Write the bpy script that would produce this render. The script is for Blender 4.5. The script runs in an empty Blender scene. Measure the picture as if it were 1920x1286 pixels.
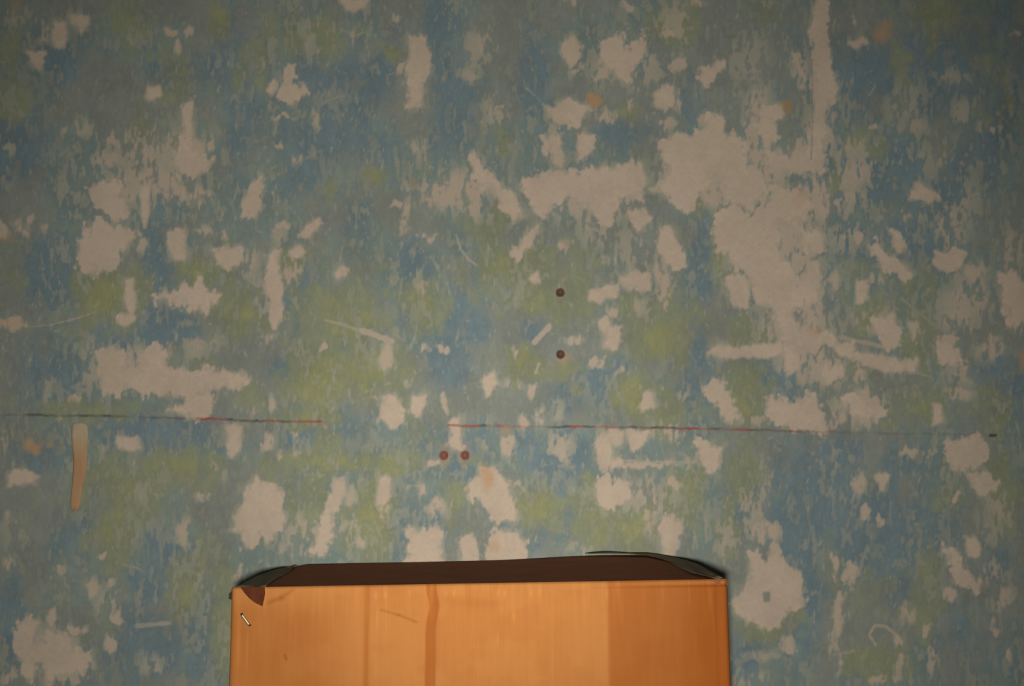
import bpy, bmesh, math
import numpy as np
from mathutils import Vector

scene = bpy.context.scene
C = scene.collection

# ------------------------------------------------------------------ camera
F = 2176.0                      # focal length in pixels of the 1920 x 1286 frame
PITCH = math.radians(6.1)       # the camera looks slightly up
YF, YB, YW = 1.16, 1.455, 1.49  # distance of box front, box back and wall
TOPZ = 0.42                     # height of the box
CAMZ = TOPZ + 0.1165

cam_data = bpy.data.cameras.new('camera')
cam = bpy.data.objects.new('camera', cam_data)
C.objects.link(cam)
cam.location = (0, 0, CAMZ)
cam.rotation_euler = (math.pi / 2 + PITCH, 0, 0)
cam_data.sensor_width = 36.0
cam_data.lens = F / 1920 * 36.0
cam_data.clip_start = 0.02
scene.camera = cam

# ------------------------------------------------------------------ light, exposure
scene.view_settings.view_transform = 'Standard'
scene.view_settings.look = 'None'
scene.view_settings.gamma = 1.0
scene.view_settings.use_curve_mapping = False
scene.view_settings.exposure = 0.0

world = bpy.data.worlds.new('world')
scene.world = world
world.use_nodes = True
bg = world.node_tree.nodes['Background']
bg.inputs[0].default_value = (0.80, 0.90, 1.0, 1)
bg.inputs[1].default_value = 0.024

# a hand torch held beside the lens: a wide spill and a tighter hot spot low on the wall
def torch(name, energy, deg, target, blend=1.0):
    d = bpy.data.lights.new(name, 'SPOT')
    d.energy = energy
    d.color = (1.0, 0.945, 0.88)
    d.spot_size = math.radians(deg)
    d.spot_blend = blend
    d.shadow_soft_size = 0.022
    o = bpy.data.objects.new(name, d)
    C.objects.link(o)
    o.location = (-0.014, -0.05, TOPZ + 0.082)
    o.rotation_euler = (Vector(target) - o.location).to_track_quat('-Z', 'Y').to_euler()


torch('torch_spill', 59.0, 84, (-0.045, YW, CAMZ + 0.05))
torch('torch_hot_spot', 21.0, 26, (-0.035, YF, TOPZ + 0.105))


def at(px, py, Y):
    """point on the vertical plane y = Y seen at photo pixel (px, py)"""
    u, v = (px - 960) / F, (643 - py) / F
    c, s = math.cos(PITCH), math.sin(PITCH)
    t = Y / (c - v * s)
    return Vector((u * t, Y, CAMZ + (v * c + s) * t))


def srgb(r, g, b):
    return tuple(((c / 255) / 12.92 if c / 255 <= 0.04045 else ((c / 255 + 0.055) / 1.055) ** 2.4) for c in (r, g, b))


# ------------------------------------------------------------------ numpy helpers
def hash_grid(nx, ny, seed):
    return np.random.default_rng(seed).random((ny + 3, nx + 3))


def vnoise(X, Y, sx, sy, seed):
    """smooth value noise, cell sx by sy pixels"""
    u = (X + 4000) / sx
    v = (Y + 4000) / sy
    i = np.floor(u).astype(int)
    j = np.floor(v).astype(int)
    a = u - i
    b = v - j
    a = a * a * (3 - 2 * a)
    b = b * b * (3 - 2 * b)
    i0, j0 = i.min(), j.min()
    g = hash_grid(i.max() - i0, j.max() - j0, seed)
    i -= i0
    j -= j0
    return ((g[j, i] * (1 - a) + g[j, i + 1] * a) * (1 - b) + (g[j + 1, i] * (1 - a) + g[j + 1, i + 1] * a) * b)


def fbm(X, Y, sx, sy, seed, octs=4, gain=0.55):
    tot, amp, out = 0, 1.0, 0
    for k in range(octs):
        out = out + amp * vnoise(X, Y, sx / 2 ** k, sy / 2 ** k, seed + 17 * k)
        tot += amp
        amp *= gain
    return out / tot


def uni(n):
    z = (n - n.mean()) / n.std()
    return 0.5 * (1 + np.tanh(0.8 * z))


def sstep(a, b, x):
    t = np.clip((x - a) / (b - a), 0, 1)
    return t * t * (3 - 2 * t)


def poly_sdf(X, Y, pts):
    """signed distance, positive inside"""
    d = np.full(X.shape, 1e9)
    inside = np.zeros(X.shape, bool)
    n = len(pts)
    for k in range(n):
        x0, y0 = pts[k]
        x1, y1 = pts[(k + 1) % n]
        ex, ey = x1 - x0, y1 - y0
        t = np.clip(((X - x0) * ex + (Y - y0) * ey) / (ex * ex + ey * ey + 1e-9), 0, 1)
        d = np.minimum(d, (X - x0 - t * ex) ** 2 + (Y - y0 - t * ey) ** 2)
        if y0 != y1:
            cond = ((y0 <= Y) & (Y < y1)) | ((y1 <= Y) & (Y < y0))
            inside ^= cond & (X < x0 + (Y - y0) * ex / (y1 - y0))
    d = np.sqrt(d)
    return np.where(inside, d, -d)


# ------------------------------------------------------------------ wall paint, in photo pixels on the wall plane
def nums(s):
    return [float(v) for v in s.replace(',', ' ').split()]


def polys(txt):
    out = []
    for line in txt.strip().splitlines():
        v = nums(line)
        out.append([(v[i], v[i + 1]) for i in range(0, len(v) - 1, 2)])
    return out


# patches scraped down to bare plaster
BARE = polys("""
180 668 215 652 240 658 236 690 240 715 220 740 200 742 185 700
265 660 290 648 310 665 300 690 285 700 265 690
225 692 280 682 330 702 400 700 455 705 462 718 400 728 350 735 330 745 310 730 270 735 240 722
318 768 345 762 350 740 395 730 396 780 370 783
1365 330 1420 325 1440 345 1425 375 1395 390 1370 370
1445 350 1490 365 1530 385 1500 410 1455 400
1122 900 1140 895 1142 915 1175 905 1180 935 1165 955 1140 950 1122 930
1248 960 1262 975 1280 985 1265 1010 1258 1050 1245 1040 1238 990
1115 830 1140 820 1150 850 1165 868 1140 870 1120 850
1145 805 1168 808 1160 830 1148 820
1178 808 1215 812 1205 835 1195 840
1305 830 1320 835 1355 838 1335 880 1322 882 1315 855
1582 745 1600 735 1615 755 1640 765 1665 775 1640 785 1600 780
628 905 642 900 648 925 635 950 622 960 618 940
590 1020 600 985 612 950 622 965 618 1000 605 1035 580 1035
1815 890 1850 885 1870 905 1850 925 1830 920
1505 520 1520 500 1535 520 1530 560 1515 575 1505 555
1470 650 1490 655 1495 690 1480 700 1470 685
105 40 122 42 125 60 118 85 104 85 98 65
130 28 165 30 165 45 155 58 148 48 135 40
52 100 82 102 76 130 66 120
278 168 298 162 297 178 284 186 277 185
345 195 360 190 362 240 358 270 372 285 395 300 380 318 345 322 325 305 338 280 342 250
770 70 795 70 798 100 805 105 803 140 793 150 790 180 785 200 765 205 768 180 766 130 770 95
534 125 545 122 549 155 565 165 572 175 545 188 520 178 532 160
503 172 515 152 520 158 512 178
640 0 690 0 684 10 668 18 650 14
1055 85 1075 70 1085 90 1085 105 1070 120 1055 100
1130 85 1150 70 1163 75 1165 88 1185 90 1205 78 1210 95 1205 115 1180 122 1178 140 1165 145 1145 125 1125 110
1313 130 1355 115 1358 128 1335 145 1322 158 1314 145
1230 180 1240 165 1258 165 1262 200 1245 203 1232 195
1027 202 1065 190 1085 195 1110 208 1085 228 1050 232 1030 215
1016 255 1045 260 1048 275 1058 290 1050 315 1040 310 1035 290 1025 275
1086 250 1115 255 1112 280 1100 295 1085 300 1088 270
1235 262 1262 250 1300 255 1325 235 1330 212 1352 220 1358 245 1385 260 1398 280 1395 315 1375 330 1350 330 1325 340 1310 355 1300 385 1280 390 1262 375 1230 365 1215 350 1240 345 1262 335 1258 320 1240 300
985 340 1010 330 1040 322 1085 325 1120 318 1160 312 1200 310 1212 330 1205 345 1200 372 1165 370 1150 385 1145 410 1128 420 1112 395 1090 375 1060 365 1035 385 1015 410 1005 395 1000 370 980 360
882 300 895 285 905 310 930 340 955 360 980 400 965 418 945 395 925 365 905 345 890 330
1530 0 1545 0 1550 90 1555 130 1572 150 1560 185 1540 210 1540 250 1545 320 1520 320 1525 200 1528 120 1525 60
1440 190 1465 200 1470 215 1455 225 1450 260 1436 270 1420 230
1436 285 1480 295 1520 285 1545 300 1540 325 1480 325 1440 320
1592 80 1618 75 1625 82 1600 86
168 350 195 338 215 345 222 370 238 395 225 415 205 400 190 385 175 365
168 425 178 410 200 420 235 425 248 440 240 460 220 475 215 500 185 505 175 515 150 500 150 455 165 445
265 350 280 345 277 400 272 425 266 400
318 440 345 432 350 470 345 485 325 485 318 465
400 465 425 470 450 462 457 490 445 495 432 502 412 490
335 542 375 530 395 545 410 550 395 565 385 582 360 572 330 562 300 562 296 575 293 560 305 552
238 525 248 525 252 575 243 585 236 560
222 598 245 585 248 600 235 610
458 370 480 340 490 330 487 390 475 405 458 405
515 465 525 468 522 500 527 520 528 575 520 605 513 615 506 600 507 560 500 540 505 490
545 470 562 458 570 475 565 482 548 478
565 440 590 415 602 418 575 445
630 515 640 502 653 503 648 515 635 520
1010 420 1012 432 985 470 965 490 958 482 985 450
1180 395 1200 398 1220 412 1205 425 1198 430 1185 412
1238 430 1258 430 1272 460 1280 490 1270 500 1250 490 1240 470
1165 520 1190 510 1220 515 1215 540 1185 542 1165 530
1108 548 1125 540 1160 535 1155 555 1130 562 1110 560
1125 600 1138 600 1148 612 1160 610 1160 640 1155 650 1140 650 1132 620
992 522 1005 510 1010 528 998 530
1345 400 1375 390 1395 400 1400 425 1420 410 1440 380 1470 360 1500 365 1510 395 1490 410 1455 415 1450 430 1455 470 1475 500 1495 530 1490 555 1460 570 1445 580 1425 570 1415 550 1410 520 1385 500 1370 480 1350 470 1345 440
1365 520 1395 520 1405 550 1400 575 1380 572 1370 550
1485 420 1515 430 1545 440 1543 470 1515 470 1500 450
1720 345 1735 350 1760 370 1740 376 1710 372
1670 430 1682 435 1695 458 1688 470 1678 465 1674 445
1512 495 1532 490 1537 520 1530 535 1515 530
1610 530 1628 525 1625 555 1618 565 1607 565
1628 455 1648 462 1668 490 1700 495 1706 518 1680 515 1655 500
1755 475 1790 470 1805 478 1800 505 1775 510 1757 495
1875 520 1900 520 1925 530 1925 600 1895 605 1880 570
1642 592 1672 595 1675 615 1690 620 1685 645 1660 645 1648 620
1440 560 1500 540 1505 570 1480 590 1490 620 1530 625 1560 610 1575 640 1540 650 1500 650 1470 640 1455 600
425 795 450 800 447 840 437 858 430 840
222 820 235 825 255 820 260 838 245 842 225 838
18 890 35 880 65 890 60 905 20 908
715 765 722 745 745 745 755 770 752 790 735 800 712 785
775 745 797 742 790 765 783 780 776 770
905 712 925 700 932 720 912 738
845 790 860 785 862 820 868 840 850 838 838 828 848 815
902 880 925 875 930 900 950 905 955 930 968 940 968 970 940 975 920 955 905 940 885 932 880 910 900 905
460 925 485 905 515 910 530 935 525 960 530 985 510 1015 490 1000 465 1020 450 1000 435 990 445 975 455 950
713 900 730 897 730 930 720 945 708 945
765 1060 770 1000 775 985 785 1000 810 985 830 1005 825 1060
865 1060 870 1010 885 1000 893 1020 893 1060
915 1060 920 1010 940 1000 965 1000 968 1020 985 1020 983 1060
1203 760 1210 735 1222 740 1225 760 1205 768
1325 725 1350 718 1365 750 1378 785 1365 790 1345 760 1328 745
1332 660 1345 648 1380 652 1460 645 1470 660 1440 668 1350 670
1590 667 1650 668 1690 678 1720 675 1712 692 1680 695 1640 688
1560 640 1595 645 1595 665 1575 668
1542 690 1580 690 1580 705 1558 715 1548 725
1758 645 1785 650 1810 680 1790 685 1765 670
1440 760 1470 740 1500 755 1520 745 1530 760 1545 785 1550 800 1500 800 1460 790 1440 780
1752 760 1762 760 1765 790 1752 798
1780 830 1800 825 1850 825 1852 855 1825 875 1810 888 1782 875 1778 850
1642 893 1665 890 1660 910 1652 918
1405 1045 1420 1040 1430 1052 1440 1052 1450 1042 1465 1050 1475 1065 1498 1072 1500 1090 1503 1130 1480 1140 1465 1150 1450 1170 1430 1175 1415 1168 1385 1155 1378 1135 1395 1110 1405 1085
1812 1010 1825 1008 1835 1030 1830 1042 1815 1040
1768 1025 1785 1035 1815 1070 1835 1090 1828 1102 1800 1095 1780 1060
35 1180 50 1160 75 1165 70 1185 55 1200 85 1220 92 1180 105 1190 125 1200 165 1225 170 1245 140 1260 110 1265 90 1290 85 1240 65 1240 60 1275 40 1262 45 1235 30 1215
""")

# ellipses: x y rx ry density, scrubbed so that plaster shows in streaks
SCRUB = [nums(l) for l in """
82 58 8 24 .7
310 285 120 70 .55
270 345 110 60 .58
180 330 70 60 .42
880 350 90 40 .6
1050 250 60 40 .5
1640 600 60 40 .5
1540 690 70 50 .6
1600 770 60 40 .6
1820 560 60 60 .55
100 1220 70 60 .6
640 990 60 50 .5
1190 930 100 50 .5
500 560 50 70 .45
250 690 90 55 .72
1390 300 120 60 .72
1450 470 110 130 .66
1500 630 90 90 .62
1290 330 70 60 .7
1100 380 110 50 .6
1180 120 110 60 .5
1540 250 40 90 .6
320 62 14 12 .8
352 55 13 11 .8
335 88 12 12 .7
360 290 50 40 .8
200 300 50 22 .55
215 262 45 25 .5
145 245 45 25 .5
395 270 14 30 .6
270 270 12 30 .55
30 30 40 30 .45
15 285 25 15 .5
742 38 9 10 .7
752 125 10 12 .75
663 68 7 22 .5
530 220 26 6 .7
590 230 8 20 .6
525 268 16 6 .6
555 298 30 18 .5
785 285 14 32 .6
895 90 40 50 .5
930 215 30 45 .5
880 140 25 20 .5
600 50 60 30 .4
575 85 30 25 .45
1070 5 16 12 .8
1315 5 20 12 .75
1175 8 14 12 .75
1270 45 60 50 .5
1253 62 15 11 .9
1085 130 24 12 .7
1130 138 22 14 .75
1262 130 12 14 .8
1275 115 14 16 .7
1270 190 8 28 .7
1135 220 24 20 .6
1185 190 14 18 .6
1330 220 24 20 .7
1250 230 22 14 .6
1420 220 40 80 .62
1400 110 50 60 .42
1500 130 24 50 .6
1507 160 10 45 .7
1490 290 70 35 .75
1555 240 16 80 .6
1602 38 7 9 .6
1635 235 11 9 .8
1790 145 40 16 .45
1700 200 50 60 .4
1805 205 30 30 .5
1860 240 30 12 .6
1720 240 30 22 .5
1760 300 120 40 .42
1900 68 14 7 .6
1885 10 6 12 .6
330 350 22 34 .75
370 370 30 30 .7
255 350 30 50 .55
130 360 40 60 .4
265 455 16 28 .7
420 430 10 30 .6
385 435 18 14 .6
5 430 14 20 .8
45 425 17 20 .7
85 425 10 16 .5
20 608 36 14 .8
470 500 20 60 .5
550 510 20 40 .65
515 355 14 14 .6
532 420 20 10 .6
525 440 20 30 .5
760 390 12 65 .6
840 360 75 45 .68
880 390 50 30 .55
740 385 12 6 .7
800 445 24 5 .7
800 540 26 26 .5
505 635 18 14 .7
1060 460 16 18 .75
1120 430 60 40 .5
1140 490 22 16 .7
1245 530 22 60 .7
1190 470 60 60 .45
1200 580 60 30 .45
1145 585 14 12 .75
1085 640 24 10 .75
1370 355 80 45 .72
1440 330 60 40 .6
1540 370 110 60 .62
1480 380 44 32 .85
1600 330 60 40 .6
1600 300 60 60 .5
1605 450 11 15 .9
1560 540 18 34 .75
1640 520 20 20 .6
1580 440 50 50 .5
1690 410 50 25 .55
1780 420 40 60 .55
1810 380 40 70 .45
1830 510 26 14 .75
1715 625 18 24 .7
1780 640 30 20 .8
1800 580 60 60 .55
1900 470 40 60 .45
1510 570 60 60 .6
215 695 40 55 .85
270 690 60 40 .8
400 718 75 18 .9
320 715 60 30 .8
170 690 30 70 .5
380 760 24 18 .75
142 752 11 11 .85
90 730 10 50 .45
370 640 60 30 .4
365 655 30 30 .5
300 650 40 16 .5
100 770 9 7 .6
112 788 10 10 .6
380 930 16 16 .7
5 830 14 30 .5
270 920 50 25 .4
410 880 24 30 .45
608 658 8 12 .8
722 670 18 34 .7
800 655 18 11 .8
832 655 10 12 .8
765 715 12 12 .5
500 830 12 20 .75
510 760 8 20 .75
550 855 11 16 .75
525 855 9 16 .7
553 810 10 9 .8
480 770 20 20 .5
690 745 30 6 .5
832 752 8 28 .65
812 867 8 8 .8
950 835 18 20 .75
910 820 14 14 .5
790 915 12 14 .75
820 950 28 24 .6
630 940 18 40 .72
610 1000 36 36 .68
560 990 40 50 .5
660 930 16 26 .55
720 965 14 30 .6
675 1020 8 18 .7
545 1030 40 20 .5
880 920 16 16 .6
975 910 16 10 .55
1150 925 36 34 .82
1220 960 26 50 .6
1260 1000 24 55 .75
1265 910 14 11 .85
1240 930 50 50 .45
1290 990 50 50 .5
1090 1030 30 12 .5
1135 845 22 45 .75
1210 868 70 7 .75
1050 840 30 36 .6
1155 818 18 14 .8
1195 822 16 18 .8
1250 810 40 22 .6
1330 855 34 30 .7
1290 860 30 20 .5
995 730 10 11 .85
985 790 12 18 .8
1015 785 10 18 .7
1045 770 14 26 .5
1120 675 20 14 .75
1160 700 14 10 .7
968 660 9 10 .85
960 720 20 20 .5
1280 740 14 14 .5
1420 790 60 14 .5
1475 690 26 14 .7
1470 670 40 40 .5
1610 700 14 24 .65
1620 765 48 40 .75
1700 740 30 20 .4
1800 738 34 12 .7
1860 650 40 30 .6
1800 700 40 40 .5
1530 790 80 16 .6
1845 905 26 28 .75
1880 950 40 40 .5
1610 910 14 30 .65
1700 850 26 10 .65
1745 855 20 16 .45
1795 928 9 8 .9
1560 860 60 30 .35
1430 900 30 60 .45
1400 960 60 70 .5
1435 1000 34 34 .78
1455 1030 16 14 .85
1360 1010 30 50 .5
1480 1205 17 19 .8
1420 1230 70 12 .5
1566 1060 8 30 .75
1592 1075 14 36 .75
1572 1150 12 50 .75
1572 1230 9 40 .6
1690 1196 14 12 .8
1690 1245 10 45 .6
1740 1185 9 20 .75
1745 1235 14 34 .55
1700 1150 14 26 .55
1780 1120 14 14 .75
1850 1080 50 40 .5
1880 1120 30 34 .6
1865 1180 12 24 .7
1890 1230 10 14 .7
1625 965 10 14 .85
1650 975 9 12 .85
1560 1200 14 40 .5
1870 1000 50 60 .42
1660 1275 60 14 .6
170 1100 22 24 .72
200 1130 40 40 .5
220 1155 15 10 .85
208 1205 16 18 .8
145 1180 24 14 .75
100 1155 9 20 .8
285 1245 30 24 .5
345 1000 18 36 .6
190 1045 9 8 .8
212 1090 10 12 .7
450 1070 12 22 .75
375 1080 20 40 .4
20 1055 12 20 .6
20 975 16 16 .6
30 1000 40 40 .35
105 1068 20 14 .55
20 1270 20 20 .6
130 1270 60 18 .6
1400 1270 50 20 .5
1525 1160 20 60 .3
""".strip().splitlines()]

# strokes: width strength x y x y ... (scratches, scraper marks)
STROKES = [nums(l) for l in """
3 .8 50 612 90 610 140 598 180 585
3 .8 610 440 620 426
4 .8 855 440 864 468 878 486 895 498
6 .7 608 600 640 608 680 622
11 .9 680 620 735 640
4 .7 838 530 843 552
11 .9 1002 642 1018 625 1030 612
5 .55 1690 560 1740 600 1772 622
9 .7 1575 632 1655 650
5 .7 1150 862 1215 866 1280 866
8 .7 258 1173 320 1168
5 .8 1642 1208 1628 1190 1640 1172 1660 1174 1688 1196
9 .45 1380 1242 1420 1228 1470 1215
5 .55 1560 1228 1600 1220
3 .7 1010 700 1004 690
6 .8 1004 700 1010 682
4 .7 985 165 1005 180 1022 200
5 .6 605 195 625 185 645 180
4 .65 1475 680 1475 730
4 .6 1520 690 1520 730
3 .7 230 1058 255 1064 270 1072
3 .6 300 1000 308 975
3 .7 655 728 655 745
3 .6 695 745 698 728
3 .7 1628 180 1636 170 1640 160 1632 154
3 .7 1620 140 1635 132
12 .5 785 285 785 315
3 .8 797 262 797 300
4 .7 1540 480 1543 505
4 .6 1718 700 1745 706
3 .6 1760 725 1775 726
4 .7 1350 768 1353 790
3 .7 765 910 800 912
3 .5 570 890 610 890
3 .6 405 365 402 385
4 .55 1665 555 1650 540
2.5 .75 660 70 686 60
3 .7 1905 790 1912 820
3 .7 478 430 490 436
""".strip().splitlines()]

# ellipses: x y rx ry strength of yellow-green paint
GREEN = [nums(l) for l in """
600 700 62 75 1.1
690 690 75 65 1.0
660 610 75 60 .9
625 570 60 40 .7
590 780 70 24 1.0
700 335 17 18 .9
620 350 14 34 .6
700 500 60 30 .5
790 570 42 65 .85
920 430 50 60 .75
960 500 85 45 .95
1010 560 60 40 .8
1060 560 60 60 .75
1200 580 70 45 .65
1235 640 70 55 .85
1185 745 45 45 1.1
1245 765 42 55 .75
985 680 36 32 1.1
1060 700 32 24 .75
1080 735 25 30 .7
1340 600 60 40 .6
1395 620 60 60 .65
1400 740 42 65 .85
1350 480 24 70 .65
1640 585 60 45 .75
1710 540 50 80 .65
1730 760 70 45 .6
1860 760 50 60 .45
660 865 160 26 .9
700 960 46 90 1.0
730 885 40 14 1.1
580 930 70 60 .6
850 960 28 65 .8
1010 950 45 45 .9
1120 985 45 70 .75
1185 1000 60 55 .85
1280 920 45 55 .8
1100 930 30 40 .7
200 555 65 48 1.0
370 505 45 26 .85
450 590 55 50 .85
430 500 20 60 .5
330 880 80 40 .75
230 925 90 60 .75
215 1000 45 65 .8
350 1120 40 80 .75
420 1170 36 130 .65
405 1040 40 50 .5
410 40 26 45 .8
250 40 80 45 .55
30 150 45 90 .55
330 140 45 70 .45
260 250 30 40 .4
570 60 90 45 .5
480 100 40 60 .4
950 260 34 34 .55
735 95 14 12 .9
1270 45 55 45 .6
1440 15 70 40 .5
1760 30 70 60 .55
1690 140 30 70 .55
1620 265 50 50 .45
1610 500 40 30 .45
1740 1110 45 90 .6
1640 1100 50 55 .45
1780 930 50 70 .5
1650 1245 60 36 .7
1560 1060 34 70 .4
1880 900 50 100 .45
1890 200 30 90 .4
560 490 50 34 .55
20 520 40 70 .55
160 770 90 26 .6
470 740 30 40 .5
400 690 60 30 .35
1180 210 30 16 .6
905 870 40 20 .5
790 810 50 50 .55
620 830 40 40 .6
1390 900 40 50 .55
1365 980 30 60 .45
1430 1180 50 30 .8
1475 1150 30 30 .5
1500 1000 20 60 .2
1630 700 30 30 .5
1570 330 50 60 .35
1320 380 40 40 .35
1820 110 40 40 .3
1090 470 60 30 .4
120 640 60 60 .25
180 1180 40 60 .4
1720 660 40 40 .5
1850 840 30 60 .3
1640 680 40 14 .4
900 540 26 40 .4
""".strip().splitlines()]

# ellipses: x y rx ry strength of deep blue paint
BLUE = [nums(l) for l in """
40 290 50 75 1
80 510 50 80 1
70 690 60 80 .8
290 610 90 40 1
300 810 100 40 .9
60 860 60 40 .9
290 1060 60 60 .8
270 1210 90 70 1
380 1240 60 50 .6
20 1130 40 90 .8
140 1010 60 50 .5
120 110 50 60 .8
320 120 60 80 .6
430 90 50 90 .8
450 250 40 80 .8
650 160 110 60 1
800 60 80 60 .7
850 190 60 90 1
640 260 90 50 .9
570 330 60 60 .5
860 600 70 70 1
850 690 60 60 .9
800 800 90 60 .5
870 860 60 60 .6
560 830 30 60 1
560 560 30 90 .7
520 690 50 30 .7
1000 620 60 40 .7
1060 740 60 50 1
1140 700 60 40 .9
1320 500 24 90 1.1
1310 640 22 90 .9
1310 740 40 60 .8
1290 180 34 70 .8
1000 140 50 80 .8
1180 250 70 40 .8
1340 110 50 60 .5
1640 310 100 60 1
1720 130 230 90 1
1880 130 60 160 .8
1800 330 80 70 .5
1500 950 80 150 1
1640 990 160 90 .9
1560 850 90 40 .8
1520 1120 40 100 .9
1680 1120 60 60 .6
1880 1040 60 70 .7
1400 1200 40 60 .8
1880 700 60 60 .8
1850 770 60 50 .5
1690 880 60 60 .6
1440 700 60 60 .6
1380 910 40 70 .7
820 1000 50 50 .9
745 1010 20 60 1
1000 1010 60 50 .8
1060 860 50 60 .8
1000 850 60 60 .6
1160 830 40 30 .6
1600 460 60 30 .7
1720 440 50 50 .6
1560 580 40 60 .4
640 400 80 60 .4
780 480 30 50 .8
880 480 40 40 .6
300 500 40 60 .8
310 390 40 60 .6
1800 1180 120 80 .6
1600 1260 80 40 .7
640 800 60 40 .5
330 730 60 40 .3
1250 400 60 60 .4
""".strip().splitlines()]

# peach / rust spots: x y rx ry strength
PEACH = [nums(l) for l in """
1112 187 14 15 1.2
1655 58 18 20 .8
58 838 14 14 1.1
88 832 14 7 .4
15 448 16 12 .4
910 895 10 26 .8
1055 672 14 14 .55
950 808 12 8 .6
1525 620 16 10 .5
775 345 9 14 .4
930 1022 10 14 .5
20 608 30 10 .3
30 20 12 10 .5
320 66 12 6 .3
320 655 12 9 .2
1918 680 14 24 .7
832 855 14 17 .5
872 855 14 17 .5
1051 548 11 10 .3
1500 375 14 14 .3
1480 410 14 9 .2
1370 640 10 10 .2
""".strip().splitlines()]

HOLES = [(1050.5, 548), (1051, 664), (832, 853.5), (872, 853.5)]

# wall grid in metres: fine where the frame looks, coarse around it
mx = 1.0 / F * YW
fx = np.arange(-1030, 1031, 2.2) * mx
gx = np.arange(1036, 1900, 6.5) * mx
xs = np.concatenate([np.linspace(-2.2, -gx[-1] - .02, 20), -gx[::-1], fx, gx, np.linspace(gx[-1] + .02, 2.2, 20)])
ztop, zbot = at(960, -60, YW).z, at(960, 1340, YW).z
fz = np.arange(zbot, ztop, 2.2 * mx)
zs = np.concatenate([np.linspace(0, fz[0] - .004, 50), fz, np.linspace(fz[-1] + .005, fz[-1] + .35, 75), np.linspace(fz[-1] + .37, 2.4, 30)])
GX, GZ = np.meshgrid(xs, zs)
c_, s_ = math.cos(PITCH), math.sin(PITCH)
dz = GZ - CAMZ
depth = YW * c_ + dz * s_
PX = 960 + F * GX / depth
PY = 643 - F * (dz * c_ - YW * s_) / depth

streak = uni(fbm(PX, PY, 9, 34, 11, 3))
streak2 = uni(fbm(PX, PY, 26, 90, 23, 4))
blot = uni(fbm(PX, PY, 60, 60, 37, 5))
blot2 = uni(fbm(PX, PY, 90, 110, 53, 5))
fine = uni(fbm(PX, PY, 7, 7, 71, 2))
mid = uni(fbm(PX, PY, 22, 26, 83, 3))
edge = 0.36 * (mid - .5) + 0.38 * (streak - .5) + 0.34 * (fine - .5)
WX = PX + 10 * (fbm(PX, PY, 24, 24, 91, 3) - .5) * 2
WY = PY + 10 * (fbm(PX, PY, 24, 24, 97, 3) - .5) * 2 + 20 * (fbm(PX, PY, 11, 70, 99, 2) - .5)


def window(x0, y0, x1, y1, pad):
    """index window of the grid that holds a pixel box"""
    col = np.where((PX[len(zs) // 2] > x0 - pad) & (PX[len(zs) // 2] < x1 + pad))[0]
    row = np.where((PY[:, len(xs) // 2] > y0 - pad) & (PY[:, len(xs) // 2] < y1 + pad))[0]
    if len(col) == 0 or len(row) == 0:
        return None
    return np.s_[row[0]:row[-1] + 1, col[0]:col[-1] + 1]


bare = np.zeros(PX.shape)
halo = np.zeros(PX.shape)
for p in BARE:
    xx, yy = [q[0] for q in p], [q[1] for q in p]
    w = window(min(xx), min(yy), max(xx), max(yy), 45)
    if w is None:
        continue
    kk = min(1.0, max(.3, min(max(xx) - min(xx), max(yy) - min(yy)) / 55))   # small chips keep crisper outlines
    d = poly_sdf(PX[w] + kk * (WX - PX)[w], PY[w] + kk * (WY - PY)[w], p)
    bare[w] = np.maximum(bare[w], sstep(-4.5, 4.5, d + 27 * kk * edge[w] + 2.0))
    halo[w] = np.maximum(halo[w], 0.66 * np.exp(-np.maximum(-d, 0) / 11))


def ell(e, pw=1.0, wx=WX, wy=WY):
    x, y, rx, ry, s = e
    w = window(x - rx * 1.5, y - ry * 1.5, x + rx * 1.5, y + ry * 1.5, 20)
    if w is None:
        return None, None
    r2 = ((wx[w] - x) / rx) ** 2 + ((wy[w] - y) / ry) ** 2
    return w, s * np.exp(-r2 ** pw * 0.9)


dens = np.maximum(np.full(PX.shape, 0.20) + 0.22 * (blot2 - .5) + 0.22 * (streak2 - 0.5), halo)
for e in SCRUB:
    e = e[:4] + [e[4] * 1.14]
    w, v = ell(e, 1.5)
    if w is not None:
        dens[w] = np.maximum(dens[w], v)
grain = uni(fbm(PX, PY, 6, 15, 131, 2))
thr = uni(0.30 * streak + 0.28 * mid + 0.20 * streak2 + 0.30 * grain + .12 * fine)
scrub = sstep(-.30, .24, dens - thr) * np.clip(0.30 + dens * 1.05, 0, 1)

for s in STROKES:
    wdt, stg = s[0], s[1]
    pts = [(s[i], s[i + 1]) for i in range(2, len(s) - 1, 2)]
    w = window(min(q[0] for q in pts), min(q[1] for q in pts), max(q[0] for q in pts), max(q[1] for q in pts), 20)
    if w is None:
        continue
    d = np.full(PX[w].shape, 1e9)
    for (x0, y0), (x1, y1) in zip(pts[:-1], pts[1:]):
        t = np.clip(((PX[w] - x0) * (x1 - x0) + (PY[w] - y0) * (y1 - y0)) / ((x1 - x0) ** 2 + (y1 - y0) ** 2), 0, 1)
        d = np.minimum(d, np.hypot(PX[w] - x0 - t * (x1 - x0), PY[w] - y0 - t * (y1 - y0)))
    k_ = stg * sstep(1.8, -1.8, d - wdt / 2 + 4 * edge[w])
    scrub[w] = np.maximum(scrub[w], k_)
    dens[w] = np.maximum(dens[w], .85 * k_)

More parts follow.
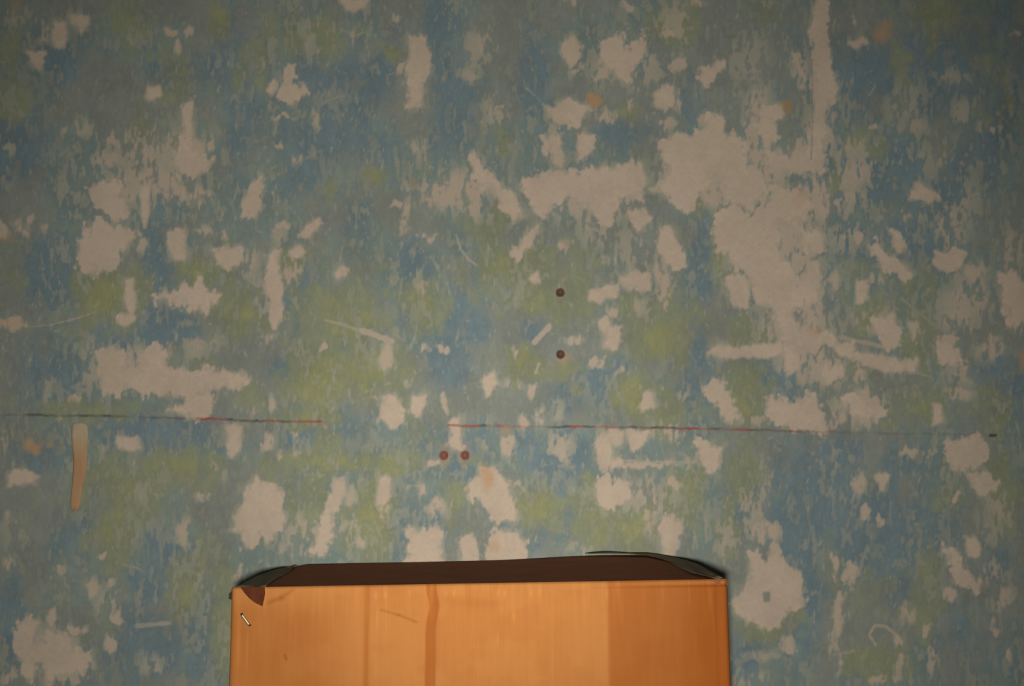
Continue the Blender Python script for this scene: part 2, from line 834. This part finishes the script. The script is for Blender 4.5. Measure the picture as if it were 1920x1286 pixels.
# short random nicks
nick = np.zeros(PX.shape)
rng = np.random.default_rng(5)
for k in range(2600):
    x, y = rng.uniform(-20, 1940), rng.uniform(-20, 1306)
    L, wd = rng.uniform(3, 14) * rng.choice([.6, 1, 1.5], p=[.5, .4, .1]), rng.uniform(.9, 2.0)
    a = rng.normal(math.pi / 2, 0.25) if rng.random() < .8 else rng.uniform(0, math.pi)
    w = window(x - L, y - L, x + L, y + L, 5)
    if w is None:
        continue
    u = (PX[w] - x) * math.cos(a) + (PY[w] - y) * math.sin(a)
    v = -(PX[w] - x) * math.sin(a) + (PY[w] - y) * math.cos(a)
    nick[w] = np.maximum(nick[w], rng.uniform(.2, .8) * np.exp(-(u / L * 2) ** 2 - (v / wd) ** 2))

green = np.zeros(PX.shape)
for e in GREEN:
    w, v = ell(e)
    if w is not None:
        green[w] = np.maximum(green[w], v)
green = green + 0.30 * (blot - .5) + 0.10
blue = np.zeros(PX.shape)
for e in BLUE:
    w, v = ell(e)
    if w is not None:
        blue[w] = np.maximum(blue[w], v)
blue = blue + 0.5 * (blot2 - .5)
peach = np.zeros(PX.shape)
for e in PEACH:
    w, v = ell(e, 2.0)
    if w is not None:
        peach[w] = np.maximum(peach[w], v)
peach = np.clip(peach, 0, 1)


def lin(*c):
    return np.array(srgb(*c))


def mix(col, target, w):
    return col * (1 - w[..., None]) + np.array(target) * w[..., None]


K = 1.5
GREY, TEAL, DEEP = lin(112, 117, 110) * K, lin(101, 117, 113) * K, lin(95, 111, 115.5) * K
OLIVE, LIME = lin(114, 119, 96) * K, lin(121, 123, 87) * K
PALE, PLASTER, RUST = lin(140, 140, 124) * K, lin(163, 149, 132) * K, lin(160, 126, 90) * K

col = np.broadcast_to(GREY, PX.shape + (3,)).copy()
col = mix(col, TEAL, sstep(.25, .75, blot2) * .7)
col = mix(col, DEEP, sstep(.15, .75, blue + .25 * (streak2 - .5)))
col = mix(col, OLIVE, sstep(.26, .68, green + .30 * (mid - .5) + .26 * (streak2 - .5)) * .9)
col = mix(col, LIME, sstep(.72, 1.15, green + .3 * (mid - .5) + .15 * (grain - .5)) * .8)
tone = 1 + 0.10 * (streak - .5) + 0.14 * (mid - .5) + 0.12 * (blot - .5) + .10 * (grain - .5)
col *= tone[..., None]
# thin scrubbed film turns pale first and bare plaster where it is densest
pal = mix(np.broadcast_to(PALE, col.shape), PLASTER * .95, sstep(.30, .72, dens + .25 * (mid - .5)))
col = col * (1 - (scrub * .92)[..., None]) + pal * (scrub * .92)[..., None]
col = mix(col, PALE * 1.15, nick * (1 - bare))
pl = PLASTER * (1 + 0.10 * (blot - .5) + 0.06 * (fine - .5))[..., None]
col = col * (1 - (bare * .97)[..., None]) + pl * (bare * .97)[..., None]
col = mix(col, RUST, peach * .75)

# brown drop, grey plug mark and dark dash
d = poly_sdf(PX, PY, [(1464, 188), (1484, 186), (1486, 204), (1476, 219), (1468, 206)])
col = mix(col, lin(122, 105, 76) * 1.9, sstep(-3, 3, d) * .85)
d = poly_sdf(PX, PY, [(1430, 1110), (1444, 1109), (1444, 1128), (1432, 1129)])
col = mix(col, lin(112, 114, 106) * K, sstep(-3, 3, d) * .9)
d = poly_sdf(PX, PY, [(1855, 814), (1868, 814), (1868, 818), (1855, 819)])
col = mix(col, lin(74, 62, 62), sstep(-2, 1.5, d) * .95)

d = np.abs(PX - 1523 + 2 * vnoise(PX * 0, PY, 40, 40, 77)) + 40 * ((PY < 110) | (PY > 300))
col = mix(col, lin(80, 76, 70), sstep(1.8, .3, d) * .6 * vnoise(PX * 0, PY, 25, 25, 78))

# the snapped chalk line: grey at the left, red further on, broken where paint came off
lx = np.array([-40, 150, 300, 370, 500, 610, 840, 900, 960, 1050, 1200, 1350, 1450, 1600, 1960])
ly = np.array([776, 780, 783, 785, 789, 791, 796, 799, 799, 800, 801, 804, 807, 811, 818])
yl = np.interp(PX, lx, ly) + 2.2 * (vnoise(PX, PY * 0, 28, 28, 401) - .5) + 2.2 * (vnoise(PX, PY * 0, 6, 6, 405) - .5)
on = np.interp(PX, [-40, 0, 20, 40, 55, 105, 110, 140, 205, 215, 235, 250, 290, 345, 350, 366, 370, 400, 600, 615, 835, 842, 905, 915, 925, 935, 945, 955, 970, 1025, 1030, 1310, 1320, 1450, 1600, 1920],
               [.5, .5, .5, .1, .7, .6, .3, .9, .8, .4, .5, .2, .6, .7, .1, .1, 1, 1, .9, 0, 0, 1, .9, .3, .1, .8, .7, .3, .5, .2, .9, .9, .6, .8, .3, .15])
on = np.clip(on * (0.35 + 1.1 * vnoise(PX, PY * 0, 13, 13, 402)), 0, 1)
wl = .8 + 1.2 * vnoise(PX, PY * 0, 35, 35, 403) + 1.2 * vnoise(PX, PY * 0, 7, 7, 406)
line = on * sstep(1.5, -1.2, np.abs(PY - yl) - wl)
red = np.interp(PX, [320, 365, 1400, 1500], [0, 1, 1, .3]) * sstep(.25, .55, vnoise(PX, PY * 0, 22, 22, 404))
lc = mix(np.broadcast_to(lin(78, 74, 70) * 1.2, col.shape), lin(140, 58, 52) * 1.4, red)
col = col * (1 - (line * .85)[..., None]) + lc * (line * .85)[..., None]

# relief: paint stands a little proud of the plaster, plug holes are sunk
relief = 0.0004 * (1 - np.maximum(bare, scrub * .6))
for hx, hy in HOLES:
    r = np.hypot(PX - hx, PY - hy)
    relief -= 0.012 * sstep(8.2, 6.2, r)
GYW = YW - relief


def add_mesh(name, verts, faces, mat, parent=None, smooth=True):
    me = bpy.data.meshes.new(name)
    me.from_pydata([tuple(v) for v in verts], [], faces)
    me.update()
    if smooth:
        me.polygons.foreach_set('use_smooth', [True] * len(me.polygons))
    o = bpy.data.objects.new(name, me)
    me.materials.append(mat)
    C.objects.link(o)
    if parent:
        o.parent = parent
    return o


def grid_mesh(name, P, mat, parent=None, colour=None):
    """P: (rows, cols, 3) array of points"""
    nr, nc = P.shape[:2]
    idx = np.arange(nr * nc).reshape(nr, nc)
    q = np.stack([idx[:-1, :-1], idx[:-1, 1:], idx[1:, 1:], idx[1:, :-1]], -1).reshape(-1, 4)
    me = bpy.data.meshes.new(name)
    me.vertices.add(nr * nc)
    me.vertices.foreach_set('co', P.reshape(-1).astype(np.float32))
    me.loops.add(q.size)
    me.loops.foreach_set('vertex_index', q.reshape(-1).astype(np.int32))
    me.polygons.add(len(q))
    me.polygons.foreach_set('loop_start', (np.arange(len(q)) * 4).astype(np.int32))
    me.polygons.foreach_set('use_smooth', np.ones(len(q), bool))
    me.update(calc_edges=True)
    if colour is not None:
        a = me.color_attributes.new('paint', 'FLOAT_COLOR', 'POINT')
        rgba = np.ones((nr * nc, 4), np.float32)
        rgba[:, :3] = colour.reshape(-1, 3)
        a.data.foreach_set('color', rgba.reshape(-1))
    me.validate()
    me.materials.append(mat)
    o = bpy.data.objects.new(name, me)
    C.objects.link(o)
    if parent:
        o.parent = parent
    return o


# ------------------------------------------------------------------ materials
def material(name, base=(0.5, 0.5, 0.5), rough=0.8, attr=None, noise=None, bump=None, spec=0.3, metal=0.0):
    """noise = (scale xyz, amount), bump = (scale xyz, strength, distance)"""
    m = bpy.data.materials.new(name)
    m.use_nodes = True
    nt = m.node_tree
    b = nt.nodes['Principled BSDF']
    b.inputs['Roughness'].default_value = rough
    b.inputs['Specular IOR Level'].default_value = spec
    b.inputs['Metallic'].default_value = metal
    tc = nt.nodes.new('ShaderNodeTexCoord')

    def noise_tex(scale):
        mp = nt.nodes.new('ShaderNodeMapping')
        mp.inputs['Scale'].default_value = scale
        nz = nt.nodes.new('ShaderNodeTexNoise')
        nz.inputs['Scale'].default_value = 1.0
        nz.inputs['Detail'].default_value = 3.0
        nt.links.new(tc.outputs['Object'], mp.inputs['Vector'])
        nt.links.new(mp.outputs[0], nz.inputs['Vector'])
        return nz.outputs['Fac']

    if attr:
        a = nt.nodes.new('ShaderNodeAttribute')
        a.attribute_name = attr
        c = a.outputs['Color']
    else:
        r = nt.nodes.new('ShaderNodeRGB')
        r.outputs[0].default_value = (*base, 1)
        c = r.outputs[0]
    if noise:
        mr = nt.nodes.new('ShaderNodeMapRange')
        mr.inputs['From Min'].default_value = 0.3
        mr.inputs['From Max'].default_value = 0.7
        mr.inputs['To Min'].default_value = 1 - noise[1]
        mr.inputs['To Max'].default_value = 1 + noise[1]
        nt.links.new(noise_tex(noise[0]), mr.inputs['Value'])
        vm = nt.nodes.new('ShaderNodeVectorMath')
        vm.operation = 'SCALE'
        nt.links.new(c, vm.inputs[0])
        nt.links.new(mr.outputs[0], vm.inputs['Scale'])
        c = vm.outputs[0]
    nt.links.new(c, b.inputs['Base Color'])
    if bump:
        bp = nt.nodes.new('ShaderNodeBump')
        bp.inputs['Strength'].default_value = bump[1]
        bp.inputs['Distance'].default_value = bump[2]
        nt.links.new(noise_tex(bump[0]), bp.inputs['Height'])
        nt.links.new(bp.outputs[0], b.inputs['Normal'])
    return m


M_wall = material('scraped_wall_paint', attr='paint', rough=.85, spec=.15, noise=((900, 900, 260), .05), bump=((500, 500, 160), .25, .0006))
M_floor = material('floor_concrete', (.20, .19, .17), .9, noise=((9, 9, 9), .15), bump=((60, 60, 60), .3, .002))
M_card = material('cardboard_front', attr='paint', rough=.85, spec=.12, noise=((160, 60, 25), .03), bump=((300, 30, 5), .08, .0008))
M_kraft = material('cardboard', (.56, .28, .085), .82, spec=.2, noise=((40, 40, 40), .08), bump=((200, 200, 30), .25, .0008))
M_top_shaded = material('cardboard_top_shaded', (.29, .12, .068), .95, spec=.02, noise=((30, 30, 30), .08), bump=((150, 150, 30), .2, .0006))  # same board as the front, its grazing-light shade put into a darker base colour
M_tape = material('brown_tape', (.15, .12, .075), .8, spec=.08, noise=((60, 60, 60), .2), bump=((45, 45, 45), .4, .002))
M_steel = material('steel', (.30, .28, .21), .5, metal=1.0, noise=((400, 400, 400), .08))
M_plug = material('dark_plug_plastic', (.115, .06, .044), .6, noise=((900, 900, 900), .15))
M_redplug = material('red_plug_plastic', (.24, .085, .062), .6, noise=((900, 900, 900), .15))
M_strip = material('tan_strip', (.43, .24, .115), .85, attr='paint', noise=((300, 300, 60), .06))

# ------------------------------------------------------------------ structure
P = np.stack([GX, GYW, GZ], -1)
wall = grid_mesh('wall_back', P, M_wall, colour=np.clip(col, 0, .95))
wall['kind'] = 'structure'
wall['label'] = 'plaster wall with scraped blue and green paint'

bm = bmesh.new()
nfx, nfy = 24, 20
vs = [[bm.verts.new((-2.2 + 4.4 * i / nfx, -1.2 + (YW + 1.2) * j / nfy, 0.0)) for i in range(nfx + 1)] for j in range(nfy + 1)]
for j in range(nfy):
    for i in range(nfx):
        bm.faces.new((vs[j][i], vs[j][i + 1], vs[j + 1][i + 1], vs[j + 1][i]))
me = bpy.data.meshes.new('floor')
bm.to_mesh(me)
bm.free()
me.materials.append(M_floor)
floor = bpy.data.objects.new('floor', me)
C.objects.link(floor)
floor['kind'] = 'structure'


# ------------------------------------------------------------------ cardboard box
TL, TR = at(432, 1102, YF), at(1365.5, 1086, YF)
BLx, BRx = at(430, 1286, YF).x, at(1371, 1286, YF).x
XC = (TL.x + TR.x) / 2
box = bpy.data.objects.new('cardboard_box', None)
C.objects.link(box)
box.location = (XC, (YF + YB) / 2, 0)
box.empty_display_size = .1
box['label'] = 'large orange-brown cardboard box standing in front of the scraped wall'
box['category'] = 'box'
OX, OY = XC, (YF + YB) / 2

# front panel: grid u across, v up, with creases, a folded lip and rounded upright edges
nu, nv = 420, 220
U, V = np.meshgrid(np.linspace(0, 1, nu), np.concatenate([np.linspace(0, .5, 20), np.linspace(.505, 1, nv - 20)]))
ztopl = TL.z + (TR.z - TL.z) * U
fpx = 432 + (1365.5 - 432) * U                      # photo column of each point, used to place creases
wid = np.interp(V, [0, .6, 1], [1.012, 1.008, 1.0])
Xf = (TL.x - OX) + (TR.x - TL.x) * U
Xf = Xf * np.where(Xf > 0, np.interp(V, [0, .55, 1], [1.02, 1.0135, 1]), np.interp(V, [0, .55, 1], [1.004, 1.0035, 1]))
Zf = ztopl * V
drop = (ztopl - Zf)                                  # metres below the top edge
Yf = np.full(U.shape, YF - OY)
Yf -= 0.004 * np.sin(math.pi * np.clip(U, 0, 1)) * (1 - V ** 6)        # slight bow


def groove(c, w, dpt, wob=0.0):
    cc = c + wob * (vnoise(drop * 3000, drop * 0, 60, 60, int(c)) - .5)
    return dpt * np.exp(-((fpx - cc) / w) ** 2)


Yf += groove(688, 5, .0012, 3) + groove(810, 9, .0016, 5) + groove(1346, 6, .0014, 3) - groove(1034, 6, .0007, 2)
Yf += .0011 * sstep(1134, 1142, fpx)                                   # sheet edge: right side lies lower
lip = np.interp(fpx, [432, 1100, 1230, 1366], [0, 0, .6, 1])
Yf += .0012 * np.exp(-((drop - .0055) / .0014) ** 2) * lip             # crease under the folded lip
rad = .006
for e, sg in ((U, 1), (1 - U, 1)):
    dd = e * (TR.x - TL.x)
    k = np.clip(1 - dd / rad, 0, 1)
    Yf += rad * (1 - np.sqrt(np.clip(1 - k ** 2, 0, 1)))
kt = np.clip(1 - drop / .003, 0, 1)
Yf += .003 * (1 - np.sqrt(np.clip(1 - kt ** 2, 0, 1)))
Yf += .0022 * (fbm(fpx, drop * 1800, 130, 110, 611, 3) - .5)           # dents

st = uni(fbm(fpx, drop * 1860, 9, 160, 621, 3))
bl = uni(fbm(fpx, drop * 1860, 90, 60, 631, 4))
corr = .5 + .5 * np.sin(fpx * 2 * math.pi / 6.3)
CB = np.array(srgb(203, 135, 72)) * .82
CD = np.array(srgb(165, 85, 23)) * .86
fc = np.broadcast_to(CB, U.shape + (3,)).copy()
fc = mix(fc, CD, .55 * sstep(1137, 1142, fpx) + .25 * sstep(1250, 1340, fpx) * np.clip(1, 0, 1))
fc = mix(fc, CD, .60 * sstep(11, 8, np.abs(fpx - 809 - 5 * np.exp(-((drop - .022) / .012) ** 2) + 3 * (vnoise(drop * 3000, drop * 0, 50, 50, 9) - .5))))
fc = mix(fc, CD, .45 * np.exp(-((fpx - 688) / 5) ** 2))
fc = mix(fc, CD * .9, .30 * sstep(700, 560, fpx) * sstep(.0, .03, drop))
fc = mix(fc, CD, .14 * sstep(.2, .95, bl))
fc = mix(fc, CB * 1.12, .35 * np.exp(-((fpx - 1034) / 5) ** 2) + .35 * np.exp(-((fpx - 1134) / 6) ** 2))
fc = mix(fc, CB * 1.2, .30 * sstep(.62, .95, st) * np.exp(-drop / .03))
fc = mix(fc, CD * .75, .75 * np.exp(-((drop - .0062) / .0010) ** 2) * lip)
fc = mix(fc, CB * 1.02, .55 * sstep(.0050, .0044, drop) * lip)
# pencil-thin scuff and curved dent marks
zz = 1102 - 16 * U + drop * 1860
for p0, p1, wd, sgth in (((715, 1141), (748, 1150), 2.2, .4), ((748, 1150), (782, 1163), 2.2, .45), ((505, 1128), (528, 1120), 4, .4), ((528, 1120), (548, 1106), 4, .35), ((537, 1222), (540, 1230), 2, .7)):
    t = np.clip(((fpx - p0[0]) * (p1[0] - p0[0]) + (zz - p0[1]) * (p1[1] - p0[1])) / ((p1[0] - p0[0]) ** 2 + (p1[1] - p0[1]) ** 2), 0, 1)
    dd = np.hypot(fpx - p0[0] - t * (p1[0] - p0[0]), zz - p0[1] - t * (p1[1] - p0[1]))
    fc = mix(fc, CD * .75, sgth * np.exp(-(dd / wd) ** 2))
for tx, ty, tl, ts in ((705, 1116, 7, .5), (723, 1114, 7, .5), (836, 1112, 6, .5), (851, 1112, 6, .5), (934, 1110, 6, .4), (946, 1112, 8, .5), (996, 1111, 7, .5), (1011, 1110, 7, .5), (708, 1162, 24, .4), (963, 1152, 12, .4), (933, 1192, 10, .35), (450, 1200, 40, .3), (466, 1215, 35, .3), (768, 1112, 7, .35), (1138, 1112, 12, .4)):
    fc = mix(fc, CB * 1.35, ts * np.exp(-((fpx - tx) / 2.6) ** 2 - ((zz - ty) / tl) ** 2))
fc = mix(fc, CD, .22 * np.exp(-((zz - 1118 - 12 * np.sin((fpx - 820) / 60)) / 9) ** 2) * sstep(820, 850, fpx) * sstep(960, 900, fpx))
fc *= (1 + .03 * (corr - .5) + .02 * (st - .5))[..., None]
front = grid_mesh('front_panel', np.stack([Xf, Yf, Zf], -1), M_card, box, fc)


def slab(name, corners, thick_vec, mat, n=10, bow=0.0):
    """panel with thickness: bilinear grid between four corners (bottom-left, bottom-right, top-right, top-left)"""
    a, b, c, d = [np.array(v, float) for v in corners]
    t = np.array(thick_vec, float)
    nrm = t / np.linalg.norm(t)
    vs, fs = [], []
    for s in (0, 1):
        for j in range(n + 1):
            for i in range(n + 1):
                u, v = i / n, j / n
                p = a * (1 - u) * (1 - v) + b * u * (1 - v) + c * u * v + d * (1 - u) * v + t * s
                p = p - nrm * bow * math.sin(math.pi * u) * math.sin(math.pi * v)
                vs.append(p)
    m = (n + 1) ** 2
    for j in range(n):
        for i in range(n):
            k = j * (n + 1) + i
            fs.append((k, k + 1, k + n + 2, k + n + 1))
            fs.append((m + k, m + k + n + 1, m + k + n + 2, m + k + 1))
    rim = [i for i in range(n + 1)] + [j * (n + 1) + n for j in range(1, n + 1)] + [n * (n + 1) + i for i in range(n - 1, -1, -1)] + [j * (n + 1) for j in range(n - 1, 0, -1)]
    for k in range(len(rim)):
        p, q = rim[k], rim[(k + 1) % len(rim)]
        fs.append((p, m + p, m + q, q))
    return add_mesh(name, vs, fs, mat, box, smooth=False)


yf, yb = YF - OY + .007, YB - OY
xl, xr = TL.x - OX, TR.x - OX
zl, zr = TL.z, TR.z
slab('side_panel', [(xl * 1.004, yf, 0), (xl, yb, 0), (xl, yb, zl - .004), (xl, yf, zl - .001)], (.004, 0, 0), M_kraft, bow=.001)
slab('side_panel', [(xr * 1.02, yf, 0), (xr, yb, 0), (xr, yb, zr - .004), (xr, yf, zr - .001)], (-.004, 0, 0), M_kraft, bow=.003)
slab('back_panel', [(xl, yb, 0), (xr, yb, 0), (xr, yb, zr - .004), (xl, yb, zl - .004)], (0, -.004, 0), M_kraft)
slab('base_panel', [(xl + .004, yf, .001), (xr - .004, yf, .001), (xr - .004, yb - .004, .001), (xl + .004, yb - .004, .001)], (0, 0, .004), M_kraft)


# top: two closed flaps whose back half bulges at the right
def top_z(x, y):
    u = (x - xl) / (xr - xl)
    v = max(0.0, (y - yf) / (yb - yf))
    z = zl + (zr - zl) * u - .0012
    z += .0035 * v ** 1.5 * math.exp(-((u - .80) / .22) ** 2)
    z -= .004 * v * max(0, 1 - u / .05) + .006 * v * max(0, 1 - (1 - u) / .10)
    z -= .0009 * max(0.0, (v - .72) / .28) ** 2 * max(0.0, min(1.0, (.72 - u) / .15))
    return z


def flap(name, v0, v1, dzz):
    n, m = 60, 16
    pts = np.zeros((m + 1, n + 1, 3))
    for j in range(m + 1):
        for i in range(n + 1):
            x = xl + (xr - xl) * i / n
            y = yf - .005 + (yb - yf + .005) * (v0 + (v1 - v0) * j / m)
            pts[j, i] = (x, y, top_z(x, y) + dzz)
    o = grid_mesh(name, pts, M_top_shaded, box)
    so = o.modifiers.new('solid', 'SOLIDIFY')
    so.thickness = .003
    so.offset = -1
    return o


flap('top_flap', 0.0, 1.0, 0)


def sheet(name, outline, lift, mat, n=14):
    """thin tape lying on the top: quad strip between two polylines in box u,v"""
    A, B = outline
    pts = np.zeros((n + 1, 9, 3))
    for j in range(n + 1):
        t = j / n
        k = t * (len(A) - 1)
        i0 = min(int(k), len(A) - 2)
        f = k - i0
        a = [A[i0][q] * (1 - f) + A[i0 + 1][q] * f for q in range(3)]
        b = [B[i0][q] * (1 - f) + B[i0 + 1][q] * f for q in range(3)]
        for i in range(9):
            s = i / 8
            u, v, h = [a[q] * (1 - s) + b[q] * s for q in range(3)]
            x = xl + (xr - xl) * u
            y = yf - .006 + (yb - yf + .006) * v
            pts[j, i] = (x, y, top_z(x, y) + lift + h + .0012 * math.sin(7 * s + 9 * t) * min(1, 2 * s))
    o = grid_mesh(name, pts, mat, box)
    so = o.modifiers.new('solid', 'SOLIDIFY')
    so.thickness = .0005
    return o


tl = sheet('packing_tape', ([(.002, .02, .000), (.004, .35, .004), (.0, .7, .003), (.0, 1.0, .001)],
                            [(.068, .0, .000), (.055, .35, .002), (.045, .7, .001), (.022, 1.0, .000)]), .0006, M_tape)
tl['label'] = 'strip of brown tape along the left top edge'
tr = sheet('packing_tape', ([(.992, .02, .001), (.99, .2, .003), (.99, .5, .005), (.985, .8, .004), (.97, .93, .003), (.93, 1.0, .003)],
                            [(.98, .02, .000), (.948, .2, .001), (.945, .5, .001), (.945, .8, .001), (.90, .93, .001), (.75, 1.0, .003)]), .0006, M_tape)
tr['label'] = 'strip of brown tape along the right top edge'


def front_piece(name, outline, y_off, thick, mat):
    """small flat outline on the front face, outline in photo pixels"""
    pts = [at(px, py, YF) for px, py in outline]
    n = len(pts)
    vs = [(p.x - OX, YF - OY - y_off(k), p.z) for k, p in enumerate(pts)] + [(p.x - OX, YF - OY - y_off(k) + thick, p.z) for k, p in enumerate(pts)]
    fs = [tuple(range(n)), tuple(range(2 * n - 1, n - 1, -1))] + [(k, n + k, n + (k + 1) % n, (k + 1) % n) for k in range(n)]
    return add_mesh(name, vs, fs, mat, box, smooth=False)


tab = front_piece('tape_end', [(452, 1101), (497, 1100), (498, 1112), (493, 1136), (488, 1134), (478, 1129), (468, 1121), (459, 1111)], lambda k: .0022, .0006,
                  material('brown_tape_end', (.10, .027, .010), .7, spec=.08, noise=((120, 120, 120), .2)))
tab['label'] = 'dark brown tape end folded over the front'
nib = front_piece('tape_scrap', [(427, 1114), (432, 1109), (434, 1112), (433, 1125), (427, 1124)], lambda k: -.004, .0008, material('dark_tape', (.05, .035, .03), .9, spec=.05, noise=((90, 90, 90), .2)))
nib['label'] = 'dark scrap of tape sticking out at the left edge'

# staple: wire crown bent at both ends into the board
s0, s1 = at(454, 1150, YF), at(470, 1172, YF)
bm = bmesh.new()
path = []
f0 = Vector((s0.x - OX, YF - OY, s0.z))
f1 = Vector((s1.x - OX, YF - OY, s1.z))
for q, off in ((f0, .002), (f0, -.0034), (f0.lerp(f1, .12), -.0046), (f0.lerp(f1, .88), -.0046), (f1, -.0034), (f1, .002)):
    path.append(q + Vector((0, off, 0)))
side = (f1 - f0).normalized().cross(Vector((0, 1, 0))).normalized()
rings = []
for k, p in enumerate(path):
    tg = (path[min(k + 1, len(path) - 1)] - path[max(k - 1, 0)]).normalized()
    up = side.cross(tg).normalized()
    rings.append([bm.verts.new(p + side * .0011 * math.cos(a) + up * .0008 * math.sin(a)) for a in [2 * math.pi * i / 8 for i in range(8)]])
for r0, r1 in zip(rings[:-1], rings[1:]):
    for i in range(8):
        bm.faces.new((r0[i], r0[(i + 1) % 8], r1[(i + 1) % 8], r1[i]))
bm.faces.new(rings[0])
bm.faces.new(rings[-1][::-1])
bmesh.ops.recalc_face_normals(bm, faces=bm.faces)
me = bpy.data.meshes.new('staple')
bm.to_mesh(me)
bm.free()
me.materials.append(M_steel)
staple = bpy.data.objects.new('staple', me)
C.objects.link(staple)
staple.parent = box
staple['label'] = 'bright steel staple'

# ------------------------------------------------------------------ plugs sunk in the wall
plug_labels = ['dark brown plug in the upper of the two holes near the wall centre',
               'brown plug in the hole below the wall centre, ringed by a pinkish stain',
               'reddish plug, left one of the close pair under the red line',
               'reddish plug, right one of the close pair under the red line']
for k, (hx, hy) in enumerate(HOLES):
    p = at(hx, hy, YW)
    bm = bmesh.new()
    prof = [(.0045, .0016), (.0046, .0004), (.0040, -.0001), (.0033, .0006), (.0020, .0016), (.0, .0020)]
    tilt = [0, 0, 0, 0][k]
    rings = []
    for r, dep in prof[:-1]:
        ring = []
        for i in range(20):
            a = 2 * math.pi * i / 20 + tilt
            tear = 1 + (.35 if k in (0, 2) else .08) * max(0, -math.sin(a)) ** 3
            ring.append(bm.verts.new((r * 1.12 * math.cos(a), dep, r * 1.12 * math.sin(a) * tear)))
        rings.append(ring)
    for r0, r1 in zip(rings[:-1], rings[1:]):
        for i in range(20):
            bm.faces.new((r0[i], r0[(i + 1) % 20], r1[(i + 1) % 20], r1[i]))
    cv = bm.verts.new((0, prof[-1][1], 0))
    for i in range(20):
        bm.faces.new((rings[-1][i], rings[-1][(i + 1) % 20], cv))
    bmesh.ops.recalc_face_normals(bm, faces=bm.faces)
    me = bpy.data.meshes.new('wall_plug')
    bm.to_mesh(me)
    bm.free()
    me.polygons.foreach_set('use_smooth', [True] * len(me.polygons))
    me.materials.append(M_plug if k < 2 else M_redplug)
    o = bpy.data.objects.new('wall_plug', me)
    o.location = (p.x, YW, p.z)
    C.objects.link(o)
    o['label'] = plug_labels[k]
    o['category'] = 'wall plug'
    o['group'] = 'plugs in the wall'

# ------------------------------------------------------------------ tan strip stuck to the wall
cl = [(149, 792, 10), (150, 797, 15), (150, 815, 16), (150, 830, 15), (151, 860, 13), (150, 885, 12.5), (146, 905, 10.5), (143, 930, 10), (141, 948, 8.5), (142, 957, 5)]
pts = np.zeros((len(cl), 7, 3))
cc = np.zeros((len(cl), 7, 3))
for j, (x, y, hw) in enumerate(cl):
    for i in range(7):
        s = -1 + 2 * i / 6
        q = at(x + s * hw, y + (2 if abs(s) == 1 else 0), YW)
        pts[j, i] = (q.x, YW - .0012 + .0004 * abs(s), q.z)
        w = min(1, max(0, (y - 822) / 20))
        cc[j, i] = np.array(srgb(156, 141, 117)) * 1.42 * (1 - w) + np.array(srgb(157, 125, 92)) * 1.35 * w
strip = grid_mesh('adhesive_strip', pts, M_strip, None, cc)
so = strip.modifiers.new('solid', 'SOLIDIFY')
so.thickness = .0005
strip['label'] = 'narrow tan strip stuck upright on the wall at the far left'
strip['category'] = 'tape'
